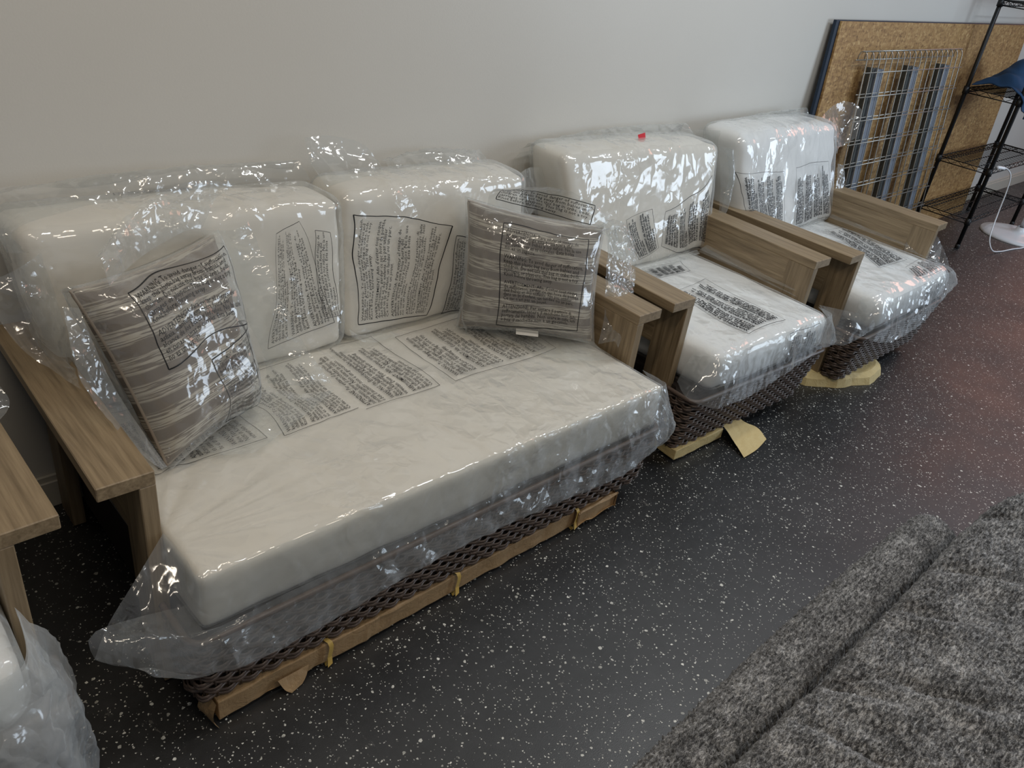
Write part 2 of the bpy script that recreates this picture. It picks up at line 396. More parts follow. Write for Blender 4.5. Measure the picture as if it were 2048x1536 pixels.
def text_mesh(blocks, per_row=1, gap=1.0, bold=.004):
    """lines of print -> vertices in unit square (u along the line, v down the stack), faces"""
    lines = []
    for b in blocks: lines += b + ['']
    lines = lines[:-1]
    cu = bpy.data.curves.new('print', 'FONT'); cu.body = '\n'.join(lines); cu.resolution_u = 1; cu.offset = bold; cu.fill_mode = 'FRONT'; cu.space_line = .78
    o = bpy.data.objects.new('print', cu); COL.objects.link(o)
    bpy.context.view_layer.update()
    me = o.to_mesh(); V = np.zeros(len(me.vertices)*3); me.vertices.foreach_get('co', V); V = V.reshape(-1, 3)
    F = [tuple(p.vertices) for p in me.polygons]; o.to_mesh_clear(); bpy.data.objects.remove(o); bpy.data.curves.remove(cu)
    mn = V.min(0); mx = V.max(0); V = (V-mn)/np.maximum(mx-mn, 1e-6); V[:, 1] = 1-V[:, 1]
    return V[:, :2], F
TXT = {}
def get_txt(key):
    B = dict(E=EN, F=FR, S=ES, D=DE, I=IT)
    if key not in TXT: TXT[key] = text_mesh([B[k] for k in key.strip('+')], bold=.045 if '+' in key else .006)
    return TXT[key]
def frame_mesh(wd, ht, t=.0016, seg=40, seed=0, open_side=None):
    """outline of the printed panel as thin strips in metres"""
    V = []; F = []; c = [(0, 0), (1, 0), (1, 1), (0, 1)]
    for k in range(4):
        if k == open_side: continue
        a, b = np.array(c[k]), np.array(c[(k+1) % 4]); d = (b-a)*np.array([wd, ht]); d = d/np.linalg.norm(d); nrm = np.array([-d[1], d[0]])
        n0 = len(V)
        for i in range(seg+1):
            p = (a+(b-a)*i/seg)*np.array([wd, ht])
            V += [(p-nrm*t/2)/(wd, ht), (p+nrm*t/2)/(wd, ht)]
        F += [(n0+2*i, n0+2*i+1, n0+2*i+3, n0+2*i+2) for i in range(seg)]
    return np.array(V), F
def stamp(bag, bvh, quad, ray, key, name='warning_print', margin=.05, frame=True, open_side=None, warp=.006, seed=0, mat=None, thick=.0016, lift=.0012, ml=None):
    """project print onto the bag: quad = world corners (start-first line, end-first line, end-last line, start-last line)"""
    q = [np.array(p, float) for p in quad]; D = Vector(ray).normalized()
    wd = np.linalg.norm(q[1]-q[0]); ht = np.linalg.norm(q[3]-q[0])
    tv, tf = get_txt(key); mu = margin*ht/wd if ml is None else ml
    tv = tv*np.array([1-2*mu, 1-2*margin])+np.array([mu, margin])
    mb = MB(); mb.add(np.c_[tv, np.zeros(len(tv))], tf)
    if frame:
        fv, ff = frame_mesh(wd, ht, thick, 40, seed, open_side); mb.add(np.c_[fv, np.zeros(len(fv))], ff)
    uv = np.concatenate(mb.V)[:, :2]; u, v = uv[:, 0:1], uv[:, 1:2]
    P = (1-u)*(1-v)*q[0]+u*(1-v)*q[1]+u*v*q[2]+(1-u)*v*q[3]
    e1 = (q[1]-q[0])/wd; e2 = (q[3]-q[0])/ht
    P = P + e1*(warp*vnoise(P, .30, seed+11)+.0008*vnoise(P, .07, seed+15))[:, None] + e2*(warp*vnoise(P, .26, seed+12)+.0012*vnoise(P, .08, seed+16))[:, None]
    out = []
    for p in P:
        st = Vector(p)-D*.25; h, nn, i, d = bvh.ray_cast(st, D, .6)
        out.append(tuple(h-D*lift) if h is not None else tuple(Vector(p)))
    return obj(name, out, mb.F, mat or PRINT, bag, smooth=False)
def bvh_of(V, F): return BVHTree.FromPolygons([tuple(p) for p in V], [tuple(int(i) for i in f) for f in F])
# ------------------------------------------------------------------ the setting
V, F = bx(-3.5, 10.5, -6.5, 0, -.1, 0); fl = struct(obj('floor', V, F, FLOOR, smooth=False))
V, F = bx(-3.5, 10.5, 0, .12, -.1, 3.1); struct(obj('wall_back', V, F, WALL, smooth=False))
mb = MB(); mb.add(*rbx(-3.5, 10.5, -.014, 0, 0, .085, .002)); mb.add(*rbx(-3.5, 10.5, -.009, 0, .08, .105, .003))
struct(mb.obj('baseboard_back', BASEB, smooth=False))
# ------------------------------------------------------------------ wooden L-section arms, wicker base
AH = .60
def rotz(V, o, a):
    V = np.array(V, float); c, s = math.cos(a), math.sin(a); d = V-np.array([o[0], o[1], 0])
    return np.c_[o[0]+d[:, 0]*c-d[:, 1]*s, o[1]+d[:, 0]*s+d[:, 1]*c, V[:, 2]]
def arm(root, x0, yf, yb, side, o, a, aw=.110, t=.033, lt=.033):
    """side -1: left arm (overhang to the left), +1: right arm. x0 = outer edge"""
    xi = x0+aw if side < 0 else x0-aw
    lo, hi = min(x0, xi), max(x0, xi)
    p0, p1 = (xi-lt, xi) if side < 0 else (xi, xi+lt)
    V, F = rbx(lo, hi, yf, yb, AH-t, AH, .002); ar = obj('armrest', rotz(V, o, a), F, W_Y, root, smooth=False)
    # upright board: deep apron behind, leg in front (one L outline)
    V, F = rbx(p0, p1, yf+.11, yb, AH-.21, AH-t, .002); obj('side_panel', rotz(V, o, a), F, W_Y, ar, smooth=False)
    V, F = rbx(p0, p1, yf+.0005, yf+.115, .004, AH-t+.0005, .002); obj('leg', rotz(V, o, a), F, W_Z, root, smooth=False)
    V, F = rbx(p0, p1, yb-.10, yb, .004, AH-.20, .002); obj('leg', rotz(V, o, a), F, W_Z, root, smooth=False)
def wicker(root, xl, xr, yf, yb, z0, z1, o, a, taper=.03, rad=.035):
    """woven base: dark core, upright stakes and rows of strands weaving round the front"""
    bh = root
    g = .007; tp = taper
    Cc = [[[(xl+g+tp*.5, yf+tp+g, z0+.004), (xl+g, yf+g, z1)], [(xl+g+tp*.5, -.12, z0+.004), (xl+g, -.12, z1)]], [[(xr-g-tp*.5, yf+tp+g, z0+.004), (xr-g, yf+g, z1)], [(xr-g-tp*.5, -.12, z0+.004), (xr-g, -.12, z1)]]]
    q, F, _, hf = rcube(0, sizes(Cc), .03, .03); V = hexmap(q, hf, Cc); yy = V[:, 1] > yb-.02; V[yy, 0] = np.clip(V[yy, 0], xl+.04, xr-.04); core = obj('base_panel', rotz(V, o, a), F, WICKD, root, smooth=False)
    def path(z, ins, n):
        k = (z1-z)/(z1-z0)*taper+ins
        X0, X1, Y = xl+k*.5, xr-k*.5, yf+k
        pts = [(X0, yb, z)]+[(X0, Y+rad, z)]
        for q in range(1, 6): t = q/6*math.pi/2; pts.append((X0+rad-rad*math.cos(t), Y+rad-rad*math.sin(t), z))
        pts += [(X0+rad, Y, z), (X1-rad, Y, z)]
        for q in range(1, 6): t = q/6*math.pi/2; pts.append((X1-rad+rad*math.sin(t), Y+rad-rad*math.cos(t), z))
        pts += [(X1, Y+rad, z), (X1, yb, z)]
        P = np.array(pts); s = np.r_[0, np.cumsum(np.linalg.norm(np.diff(P, axis=0), axis=1))]
        L = s[-1]; n = int(L/.0085); tt = np.linspace(0, L, n)
        Q = np.stack([np.interp(tt, s, P[:, i]) for i in range(3)], 1); T = np.gradient(Q, axis=0); T /= np.linalg.norm(T, axis=1)[:, None]
        N = np.c_[T[:, 1], -T[:, 0], np.zeros(n)]; return Q, N, tt
    rows = int((z1-z0)/.0205); pitch = (z1-z0)/rows
    for r in range(rows):
        z = z0+pitch*(r+.5)
        for k in (0, 1):
            Q, N, tt = path(z, 0, 0)
            ph = 2*math.pi*tt/.054+(r % 2)*math.pi
            wav = np.sin(ph)
            Q = Q+N*(.0052*wav+.0012)[:, None]; Q[:, 2] += (k-.5)*pitch*.44-.0014*np.cos(ph)+.0008*np.sin(tt*37+r*3+k)
            Vt, Ft = tube(Q, .004, 5, flat=(.0028, .0050)); obj('wicker_strand', rotz(Vt, o, a), Ft, WICK, core)
    Q0, N0, tt = path(z0, .001, 0); Q1, N1, _ = path(z1, .001, 0); mbs = MB(); L = tt[-1]
    for j in range(int(L/.027)):
        q = (j+.5)*.027; g0 = np.array([np.interp(q, tt, Q0[:, i]) for i in range(3)]); g1 = np.array([np.interp(q, np.linspace(0, L, len(Q1)), Q1[:, i]) for i in range(3)])
        mbs.add(*tube([g0, g1], .003, 5))
    obj('wicker_stakes', rotz(np.concatenate(mbs.V), o, a), mbs.F, WICK, core, kind='stuff')
    Q, N, tt = path(z1+.004, -.002, 0); Vt, Ft = tube(Q, .007, 7, flat=(.008, .008)); obj('rim', rotz(Vt, o, a), Ft, WICK, root)
def back_frame(root, x0, x1, o, a, top=.80):
    V, F = rbx(x0, x1, -.055, -.02, .12, top, .004); fr = obj('back_frame', rotz(V, o, a), F, W_X, root, smooth=False)
def seat_deck(root, x0, x1, y0, y1, z, o, a):
    V, F = rbx(x0, x1, y0, y1, z-.03, z, .004); obj('seat_deck', rotz(V, o, a), F, WICKD, root, smooth=False)
# sofa -----------------------------------------------------------------
SO = (.3361, -.7627); SR = -.0235
sofa = thing('outdoor_sofa', 'wide teak and brown wicker sofa frame holding the long bagged seat cushion', 'sofa', (1.17, -.4, 0))
x0 = SO[0]; W = 1.6778
arm(sofa, x0, SO[1], -.03, -1, SO, SR); arm(sofa, x0+W, SO[1], -.03, 1, SO, SR)
wicker(sofa, .418, 1.915, -.942, -.80, .076, .278, SO, SR*.5, .02)
seat_deck(sofa, .455, 1.895, -.90, -.06, .292, SO, SR*.5); back_frame(sofa, .46, 1.9, SO, SR)
# chairs ---------------------------------------------------------------
def chair(ox, oy, a, label, wic=True, dy=0):
    o = (ox, oy); Wc = .9553
    t = thing('outdoor_armchair', label, 'armchair', (ox+Wc/2, oy+.4, 0), 'teak and wicker armchairs along the wall')
    arm(t, ox, oy, oy+.735, -1, o, a); arm(t, ox+Wc, oy, oy+.735, 1, o, a)
    wicker(t, ox+.062, ox+Wc-.062, oy-.13, oy-.01, .045, .272, o, a, .05)
    seat_deck(t, ox+.12, ox+Wc-.12, oy-.10, oy+.70, .292, o, a)
    V, F = rbx(ox+.10, ox+Wc-.10, oy+.70, oy+.735, .12, .80, .004); obj('back_frame', rotz(V, o, a), F, W_X, t, smooth=False)
    return t
ch1 = chair(2.0816, -.7985, -.044, 'teak and wicker armchair directly right of the sofa, loose paper flap at its foot')
ch2 = chair(3.1275, -.8817, .0011, 'teak and wicker armchair furthest right, next to the wire rack deck')
ch0 = chair(.2623-.9553-.0, -.7974-.0, 0, 'teak armchair left of the sofa, mostly out of view, one arm showing')
# ------------------------------------------------------------------ paper wrapping at the feet
def paper_box(root, name, x0, x1, y0, y1, z0, z1, mat, seed, amp=.006, o=(0, 0), a=0, sag=0):
    C = [[[(x0, y0, z0), (x0, y0, z1)], [(x0, y1, z0), (x0, y1, z1)]], [[(x1, y0, z0), (x1, y0, z1)], [(x1, y1, z0), (x1, y1, z1)]]]
    h = sizes(C); q, F, _, half = rcube(0, h, .012, .012); V = hexmap(q, half, C); n = normals(V, F)
    V = V+n*(amp*crumple(V, .09, seed)-amp)[:, None]
    if sag: V[:, 1] -= sag*np.sin((V[:, 0]-x0)/(x1-x0)*9+seed)*(V[:, 2] < z1*.6)
    V[:, 2] = np.maximum(V[:, 2], .001)
    return obj(name, rotz(V, o, a), F, mat, root, smooth=False)
kp = paper_box(sofa, 'paper_wrapped_plinth', .452, 1.80, -.945, -.875, .001, .078, KRAFT, 5, .009)
for x in (.735, 1.13, 1.60):
    th = np.linspace(0, 2*math.pi, 22, endpoint=False); P = np.array([(x+.004*math.sin(3*t), -.907-.040*max(-1, min(1, 1.35*math.cos(t))), .040+.041*max(-.92, min(1, 1.35*math.sin(t)))) for t in th])
    V = np.concatenate([P-[.006, 0, 0], P+[.006, 0, 0]]); F = [(i, (i+1) % 22, 22+(i+1) % 22, 22+i) for i in range(22)]
    obj('tape_band', V, F, TAPE, kp)
    V, F = loft([[(x-.006, -.947, .035), (x+.006, -.947, .035)], [(x-.010, -.955, .012), (x+.004, -.953, .016)]], 4, 4, .001); obj('tape_end', V, F, TAPE, kp)
paper_box(sofa, 'paper_end_wrap', 1.59, 1.80, -.966, -.87, .001, .084, KRAFT, 8, .018)
V, F = loft([[(.455, -.942, .074), (.455, -.89, .072)], [(.444, -.946, .035), (.434, -.89, .035)], [(.455, -.950, .004), (.445, -.895, .004)]], 14, 14, .006, .05, 3); obj('paper_fold', V, F, KRAFT, kp, smooth=False)
V, F = loft([[(.60, -.943, .045), (.68, -.943, .045)], [(.61, -.957, .02), (.67, -.952, .025)], [(.625, -.962, .004), (.655, -.958, .010)]], 20, 12, .005, .05, 7); obj('paper_fold', V, F, KRAFT, kp, smooth=False)
paper_box(ch1, 'paper_wrapped_base', 2.16, 2.46, -.905, -.55, .001, .06, KRAFTY, 15, .009, (2.0816, -.7985), -.044)
paper_box(ch1, 'paper_wrapped_base', 2.50, 2.90, -.80, -.50, .001, .06, KRAFTY, 17, .008)
V, F = loft([[(2.455, -.86, .062), (2.575, -.845, .064)], [(2.45, -.915, .05), (2.565, -.915, .047)], [(2.44, -.965, .028), (2.60, -.965, .03)], [(2.415, -1.035, .006), (2.50, -1.035, .009), (2.60, -1.015, .006)]], 26, 26, .004, .07, 21)
obj('loose_paper_flap', V, F, KRAFTY, ch1, smooth=False)
def disc_paper(root, cx, cy, r, z, seed, mat):
    k = 46; V = [(cx, cy, z)]; F = []
    for j, (rr, zz) in enumerate(((.6, z), (.93, z), (1, z*.7), (1.03, .001))):
        for i in range(k):
            t = 2*math.pi*i/k; q = r*rr*(1+.035*math.sin(5*t+seed)+.02*math.sin(13*t+seed*2)*(j > 1)); V.append((cx+q*math.cos(t), cy+q*math.sin(t), zz+.003*math.sin(9*t+j)*(j in (1, 2))))
    F += [(0, 1+i, 1+(i+1) % k) for i in range(k)]
    for j in range(3): F += [(1+j*k+i, 1+(j+1)*k+i, 1+(j+1)*k+(i+1) % k, 1+j*k+(i+1) % k) for i in range(k)]
    obj('paper_wrapped_swivel_base', V, F, mat, root, smooth=False)
disc_paper(ch2, 3.44, -.69, .33, .05, 2, KRAFTY)
disc_paper(ch0, -.2, -.5, .3, .05, 3, KRAFTY)
# ------------------------------------------------------------------ cushions in their bags
def cushion(name, label, C, group, film=FILM, mat=WHITE, cw=None, bag=None, loc=None, part='cushion', seed=1):
    Cn = np.array(C, float).reshape(-1, 3); c = Cn.mean(0); c[2] = Cn[:, 2].min()
    t = thing(name, label, 'cushion', tuple(c), group)
    V, F = cushion_mesh(C, seed=seed, **(cw or {})); obj(part, V, F, mat, t)
    V, F = bag_mesh(C, seed=seed+30, **(bag or {}))
    return t, V, F
def finish_bag(t, parts, film=FILM):
    mb = MB()
    for V, F in parts: mb.add(V, F)
    b = mb.obj('plastic_bag', film, t)
    return b, bvh_of(parts[0][0], parts[0][1])
def C8(x0, x1, y0, y1, z0, z1): return [[[(x0, y0, z0), (x0, y0, z1)], [(x0, y1, z0), (x0, y1, z1)]], [[(x1, y0, z0), (x1, y0, z1)], [(x1, y1, z0), (x1, y1, z1)]]]
G_S = 'bagged seat cushions'; G_B = 'bagged back cushions'
# --- sofa seat cushion
C = [[[(.450, -.925, .297), (.450, -.925, .437)], [(.450, -.07, .297), (.450, -.07, .437)]], [[(1.885, -.955, .297), (1.885, -.955, .437)], [(1.885, -.10, .297), (1.885, -.10, .437)]]]
t, V, F = cushion('sofa_seat_cushion', 'long white sofa seat cushion in a clear bag printed with four warning panels', C, G_S,
    cw=dict(r=.012, puff=.004, dens=.016, wr=.0016), bag=dict(off=.0035, r=.014, puff=.004, dens=.0095, amp=.0045, s=.20), seed=2)
ph = np.arctan2(V[:, 1]+.80, V[:, 0]-.42); rr = np.hypot(V[:, 1]+.80, V[:, 0]-.42); V[:, 2] += (V[:, 2] > .43)*.0055*np.exp(-rr/.55)*np.sin(ph*22+3*np.sin(ph*5))*np.minimum(1, rr/.12)
eb = np.exp(-((V[:, 1]+.945)/.022)**2)*(V[:, 2] > .395)*np.clip(vnoise(V, .35, 71)+.5, 0, 1); V += eb[:, None]*(crumple(V, .05, 72)*.006)[:, None]*np.array([[0, -.8, .6]])
V[:, 2] += (V[:, 2] > .43)*.0028*np.exp(-((V[:, 0]-.95-.9*(V[:, 1]+.6)*-1)/.02)**2)*(V[:, 1] < -.55)
top = [(.436, -.80, .47), (.449, -.87, .450), (.458, -.932, .447), (.60, -.938, .450), (.85, -.94, .450), (1.2, -.948, .451), (1.6, -.958, .450), (1.86, -.964, .449), (1.892, -.93, .447), (1.894, -.86, .444)]
mid = [(.36, -.86, .445), (.385, -.92, .395), (.43, -.962, .35), (.60, -.962, .34), (.85, -.962, .35), (1.2, -.968, .34), (1.6, -.978, .35), (1.90, -.985, .34), (1.935, -.945, .36), (1.925, -.88, .40)]
lo = [(.290, -.88, .375), (.300, -.925, .33), (.36, -.975, .27), (.60, -.985, .25), (.85, -.978, .27), (1.2, -.984, .25), (1.6, -.99, .25), (1.93, -.99, .26), (1.985, -.95, .28), (1.96, -.89, .36)]
hem = [(.252, -.90, .325), (.270, -.915, .312), (.302, -.935, .300), (.46, -.985, .222), (.66, -.985, .204), (1.05, -.98, .225), (1.42, -.98, .206), (1.73, -.98, .178), (1.90, -.97, .205), (2.02, -.935, .205), (2.018, -.90, .29)]
sk = loft([top, mid, lo, hem], 260, 44, .011, .085, 4, .005, .13)
inner = [(p[0]+.0, p[1]+.03, p[2]+.07) for p in hem]
sk2 = loft([hem, [(p[0]*.985+.02, p[1]+.022, p[2]+.045) for p in hem], [(max(.46, min(1.86, p[0])), p[1]+.05, .30) for p in hem]], 200, 14, .006, .06, 14, .002, .1)
bag, bv = finish_bag(t, [(V, F), sk, sk2], FILM_T)
Dn = (0, 0, -1)
def seatq(xa, xb, ya=-.60, yb=-.27, z=.45): return [(xa, ya, z), (xa, yb, z), (xb, yb, z), (xb, ya, z)]
stamp(bag, bv, seatq(.50, .768, -.585, -.30), Dn, 'FSD', seed=1)
stamp(bag, bv, seatq(.822, 1.040, -.595, -.285), Dn, 'ESF', seed=2, open_side=2)
stamp(bag, bv, seatq(1.046, 1.288, -.615, -.275), Dn, 'IDF', seed=3, open_side=0)
stamp(bag, bv, seatq(1.345, 1.745, -.625, -.315), Dn, 'EFSI', seed=4)
# --- sofa back cushions
Ry = (0, 1, 0)
C = corners((.455, -.275, .452), (1.185, -.275, .452), (.405, -.235, .90), (1.192, -.235, .868), -.10, -.065)
t, V, F = cushion('back_cushion', 'white back cushion in a loose clear bag at the left half of the sofa', C, G_B, cw=dict(r=.022, puff=.012, wr=.003), bag=dict(off=.006, r=.028, puff=.014, amp=.011, s=.13), seed=5)
f1 = loft([[(.42, -.24, .86), (.41, -.20, .90), (.60, -.13, .905), (.85, -.10, .90), (1.19, -.09, .885)], [(.38, -.22, .86), (.40, -.14, .935), (.60, -.08, .955), (.85, -.07, .95), (1.17, -.06, .935)], [(.39, -.19, .87), (.42, -.06, .94), (.62, -.035, .915), (.9, -.03, .93), (1.17, -.03, .90)]], 120, 22, .010, .08, 6)
f2 = loft([[(.44, -.25, .86), (.455, -.27, .70), (.46, -.28, .52)], [(.37, -.28, .84), (.39, -.32, .72), (.44, -.35, .62)], [(.31, -.27, .82), (.345, -.34, .70), (.43, -.42, .607)]], 60, 26, .010, .07, 8)
bag, bv = finish_bag(t, [(V, F), f1, f2])
stamp(bag, bv, [(.95, -.27, .503), (.986, -.245, .81), (1.065, -.244, .831), (1.141, -.268, .532)], Ry, 'FES', seed=5, warp=.009, mat=PRINT2)
stamp(bag, bv, [(1.12, -.262, .56), (1.10, -.245, .80), (1.145, -.247, .79), (1.172, -.262, .55)], Ry, 'S', seed=6, warp=.008, mat=PRINT2)
stamp(bag, bv, [(.84, -.11, .96), (.66, -.11, .965), (.66, -.11, .92), (.84, -.11, .915)], (0, .5, -1), 'E', seed=7, warp=.006, mat=PRINT2)
C = corners((1.205, -.275, .452), (1.895, -.275, .452), (1.205, -.235, .885), (1.905, -.235, .862), -.10, -.065)
t, V, F = cushion('back_cushion', 'white back cushion in a clear bag with slanting print, right half of the sofa', C, G_B, cw=dict(r=.024, puff=.012, wr=.003), bag=dict(off=.006, r=.03, puff=.014, amp=.010, s=.13), seed=9)
f1 = loft([[(1.20, -.16, .885), (1.30, -.14, .89), (1.42, -.13, .89)], [(1.185, -.10, .94), (1.30, -.09, .94), (1.41, -.10, .925)], [(1.19, -.06, .996), (1.28, -.06, .993), (1.375, -.075, .965), (1.43, -.09, .90)]], 46, 26, .007, .07, 31)
f2 = loft([[(1.45, -.12, .885), (1.65, -.11, .885), (1.84, -.12, .88)], [(1.46, -.07, .905), (1.63, -.06, .925), (1.84, -.07, .905)], [(1.47, -.04, .90), (1.62, -.03, .905), (1.85, -.04, .885)]], 60, 18, .014, .045, 32)
f3 = loft([[(1.915, -.20, .86), (1.92, -.22, .76), (1.92, -.24, .66)], [(2.02, -.14, .85), (2.03, -.17, .77), (2.0, -.19, .69)], [(2.14, -.11, .825), (2.14, -.14, .77), (2.10, -.15, .71)]], 50, 34, .012, .05, 33)
f4 = loft([[(1.20, -.29, .50), (1.24, -.295, .47), (1.35, -.30, .458)], [(1.19, -.32, .49), (1.25, -.34, .462), (1.36, -.33, .455)]], 30, 12, .010, .05, 34)
bag, bv = finish_bag(t, [(V, F), f1, f2, f3, f4])
stamp(bag, bv, [(1.235, -.269, .50), (1.225, -.241, .845), (1.585, -.251, .745), (1.486, -.273, .471)], Ry, 'EFSIF', seed=8, warp=.012, mat=PRINT2, thick=.003, ml=.03)
stamp(bag, bv, [(1.545, -.274, .458), (1.60, -.253, .712), (1.72, -.254, .70), (1.68, -.275, .44)], Ry, 'ES', seed=9, warp=.009, mat=PRINT2, thick=.0025)
# --- chair 1 cushions
o1 = (2.0816, -.7985)
C = [[[(2.205, -.935, .297), (2.205, -.935, .437)], [(2.205, -.20, .297), (2.205, -.20, .437)]], [[(2.905, -.965, .297), (2.905, -.965, .437)], [(2.915, -.23, .297), (2.915, -.23, .437)]]]
t, V, F = cushion('chair_seat_cushion', 'white seat cushion in printed clear bag on the middle armchair beside the sofa', C, G_S, mat=WHITE2, cw=dict(r=.035, puff=.012, wr=.002), bag=dict(off=.005, r=.04, puff=.013, amp=.005, s=.12), seed=12)
hem = [(2.11, -.86, .335), (2.085, -.93, .315), (2.13, -.985, .295), (2.20, -1.0, .28), (2.378, -1.0, .266), (2.55, -1.0, .28), (2.70, -1.0, .30), (2.826, -1.0, .325), (2.98, -.985, .295), (3.06, -.96, .285)]
top = [(2.195, -.85, .43), (2.193, -.92, .438), (2.21, -.948, .441), (2.28, -.955, .445), (2.40, -.957, .447), (2.55, -.963, .447), (2.70, -.97, .447), (2.83, -.977, .445), (2.91, -.965, .443), (2.925, -.90, .44)]
mid = [(2.15, -.86, .40), (2.135, -.94, .385), (2.16, -.975, .365), (2.25, -.985, .355), (2.39, -.982, .35), (2.55, -.985, .35), (2.70, -.99, .355), (2.84, -.993, .36), (2.97, -.975, .36), (3.02, -.93, .36)]
sk = loft([top, mid, hem], 130, 30, .008, .07, 41, .004, .1)
tail = loft([[(2.88, -.975, .33), (2.915, -.955, .40), (2.93, -.90, .446)], [(2.88, -1.04, .35), (2.92, -1.045, .42), (2.93, -.99, .465)], [(2.90, -1.06, .355), (2.97, -1.07, .41), (2.96, -1.05, .47)], [(2.965, -1.075, .372), (3.045, -1.085, .405), (2.985, -1.085, .475)]], 46, 60, .010, .06, 42)
sidef = loft([[(2.925, -.80, .44), (2.93, -.55, .445), (2.93, -.32, .445)], [(2.955, -.80, .47), (2.955, -.55, .475), (2.95, -.34, .48)], [(2.92, -.79, .462), (2.90, -.55, .465), (2.90, -.34, .468)]], 70, 14, .005, .08, 43)
bag, bv = finish_bag(t, [(V, F), sk, tail, sidef], FILM_C)
stamp(bag, bv, [(2.52, -.455, .45), (2.50, -.36, .45), (2.75, -.375, .45), (2.735, -.46, .45)][::-1] if False else [(2.70, -.46, .45), (2.735, -.37, .45), (2.52, -.345, .45), (2.50, -.44, .45)][::-1], Dn, 'E+', seed=20, mat=PRINT2)
stamp(bag, bv, [(2.415, -.90, .45), (2.415, -.56, .45), (2.68, -.53, .45), (2.655, -.905, .45)], Dn, 'ESF+', seed=21, warp=.012, mat=PRINT2)
stamp(bag, bv, [(2.62, -1.02, .30), (2.62, -1.02, .425), (2.83, -1.02, .425), (2.83, -1.02, .31)], Ry, 'EF+', seed=22, warp=.006, mat=PRINT2)
C = corners((2.19, -.315, .455), (2.985, -.315, .455), (2.095, -.215, .905), (3.015, -.235, .868), -.11, -.045)
t, V, F = cushion('back_cushion', 'white back cushion in a clear bag with red tag on the middle armchair', C, G_B, mat=WHITE, cw=dict(r=.026, puff=.012, wr=.003), bag=dict(off=.006, r=.034, puff=.014, amp=.010, s=.24), seed=16)
V2, F2 = loft([[(2.575, -.155, .905), (2.625, -.15, .903)], [(2.59, -.135, .917), (2.64, -.13, .921)]], 6, 5, .001); obj('red_tag', V2, F2, RED, t, smooth=False, label='small red tag')
f1 = loft([[(3.01, -.24, .87), (3.03, -.28, .72), (3.03, -.31, .58), (3.0, -.32, .47)], [(3.06, -.28, .86), (3.08, -.31, .74), (3.06, -.33, .62), (3.02, -.34, .49)], [(3.08, -.23, .845), (3.115, -.26, .74), (3.07, -.29, .61), (3.05, -.31, .50)]], 60, 22, .014, .06, 51)
f2 = loft([[(2.10, -.12, .90), (2.5, -.11, .895), (3.0, -.12, .88)], [(2.09, -.06, .905), (2.5, -.05, .925), (3.0, -.06, .915)], [(2.08, -.03, .88), (2.5, -.025, .90), (3.02, -.03, .87)]], 110, 20, .010, .06, 52)
f3 = loft([[(2.40, -.33, .47), (2.6, -.335, .462), (2.9, -.33, .462)], [(2.40, -.365, .466), (2.6, -.385, .462), (2.88, -.36, .46)]], 60, 14, .012, .045, 53)
f4 = loft([[(2.07, -.10, .895), (2.06, -.07, .84), (2.07, -.08, .76)], [(2.03, -.07, .88), (2.02, -.05, .84), (2.04, -.05, .78)]], 24, 12, .010, .05, 54)
bag, bv = finish_bag(t, [(V, F), f1, f2, f3, f4], FILM_C)
stamp(bag, bv, [(2.50, -.30, .485), (2.40, -.285, .66), (2.56, -.283, .675), (2.63, -.296, .515)], Ry, 'SF+', seed=23, warp=.009, mat=PRINT2)
stamp(bag, bv, [(2.645, -.297, .505), (2.66, -.287, .65), (2.965, -.276, .745), (2.965, -.30, .445)], Ry, 'ESFI+', seed=24, warp=.014, mat=PRINT2)
# --- chair 2 cushions
C = C8(3.25, 3.965, -1.01, -.25, .297, .437)
t, V, F = cushion('chair_seat_cushion', 'white seat cushion in printed clear bag on the furthest right armchair', C, G_S, mat=WHITE2, cw=dict(r=.04, puff=.014, wr=.003), bag=dict(off=.006, r=.045, puff=.015, amp=.007, s=.12), seed=19)
top = [(3.24, -.93, .43), (3.24, -1.0, .438), (3.27, -1.025, .44), (3.40, -1.03, .445), (3.55, -1.03, .447), (3.7, -1.03, .447), (3.85, -1.03, .445), (3.95, -1.02, .443), (3.985, -.97, .44), (3.985, -.88, .44)]
mid = [(3.19, -.95, .39), (3.18, -1.02, .375), (3.24, -1.06, .36), (3.40, -1.06, .35), (3.55, -1.06, .35), (3.7, -1.06, .35), (3.86, -1.06, .36), (4.02, -1.04, .375), (4.06, -.97, .40), (4.05, -.88, .43)]
hem = [(3.18, -.95, .32), (3.16, -1.03, .305), (3.20, -1.065, .29), (3.314, -1.08, .266), (3.48, -1.08, .26), (3.646, -1.08, .285), (3.844, -1.05, .32), (4.02, -1.0, .36), (4.09, -.95, .42), (4.06, -.90, .50)]
sk = loft([top, mid, hem], 120, 30, .012, .06, 61, .005, .09)
tl = loft([[(3.965, -.95, .44), (3.97, -.86, .445), (3.96, -.78, .445)], [(4.03, -.92, .46), (4.02, -.84, .50), (3.98, -.77, .50)], [(4.075, -.90, .49), (4.06, -.85, .535), (3.99, -.80, .53)]], 34, 24, .010, .06, 62)
sidef = loft([[(3.975, -.80, .44), (3.98, -.6, .445), (3.98, -.36, .445)], [(3.995, -.80, .475), (3.995, -.6, .485), (3.99, -.38, .49)], [(3.96, -.79, .465), (3.95, -.6, .468), (3.95, -.38, .47)]], 70, 14, .005, .08, 63)
bag, bv = finish_bag(t, [(V, F), sk, tl, sidef], FILM_C)
stamp(bag, bv, [(3.56, -.845, .45), (3.78, -.46, .45), (3.955, -.47, .45), (3.80, -.865, .45)], Dn, 'ESF+', seed=25, mat=PRINT2)
stamp(bag, bv, [(3.62, -.99, .45), (3.70, -.90, .45), (3.90, -.89, .45), (3.90, -.99, .45)], Dn, 'SF+', seed=26, warp=.009, mat=PRINT2)
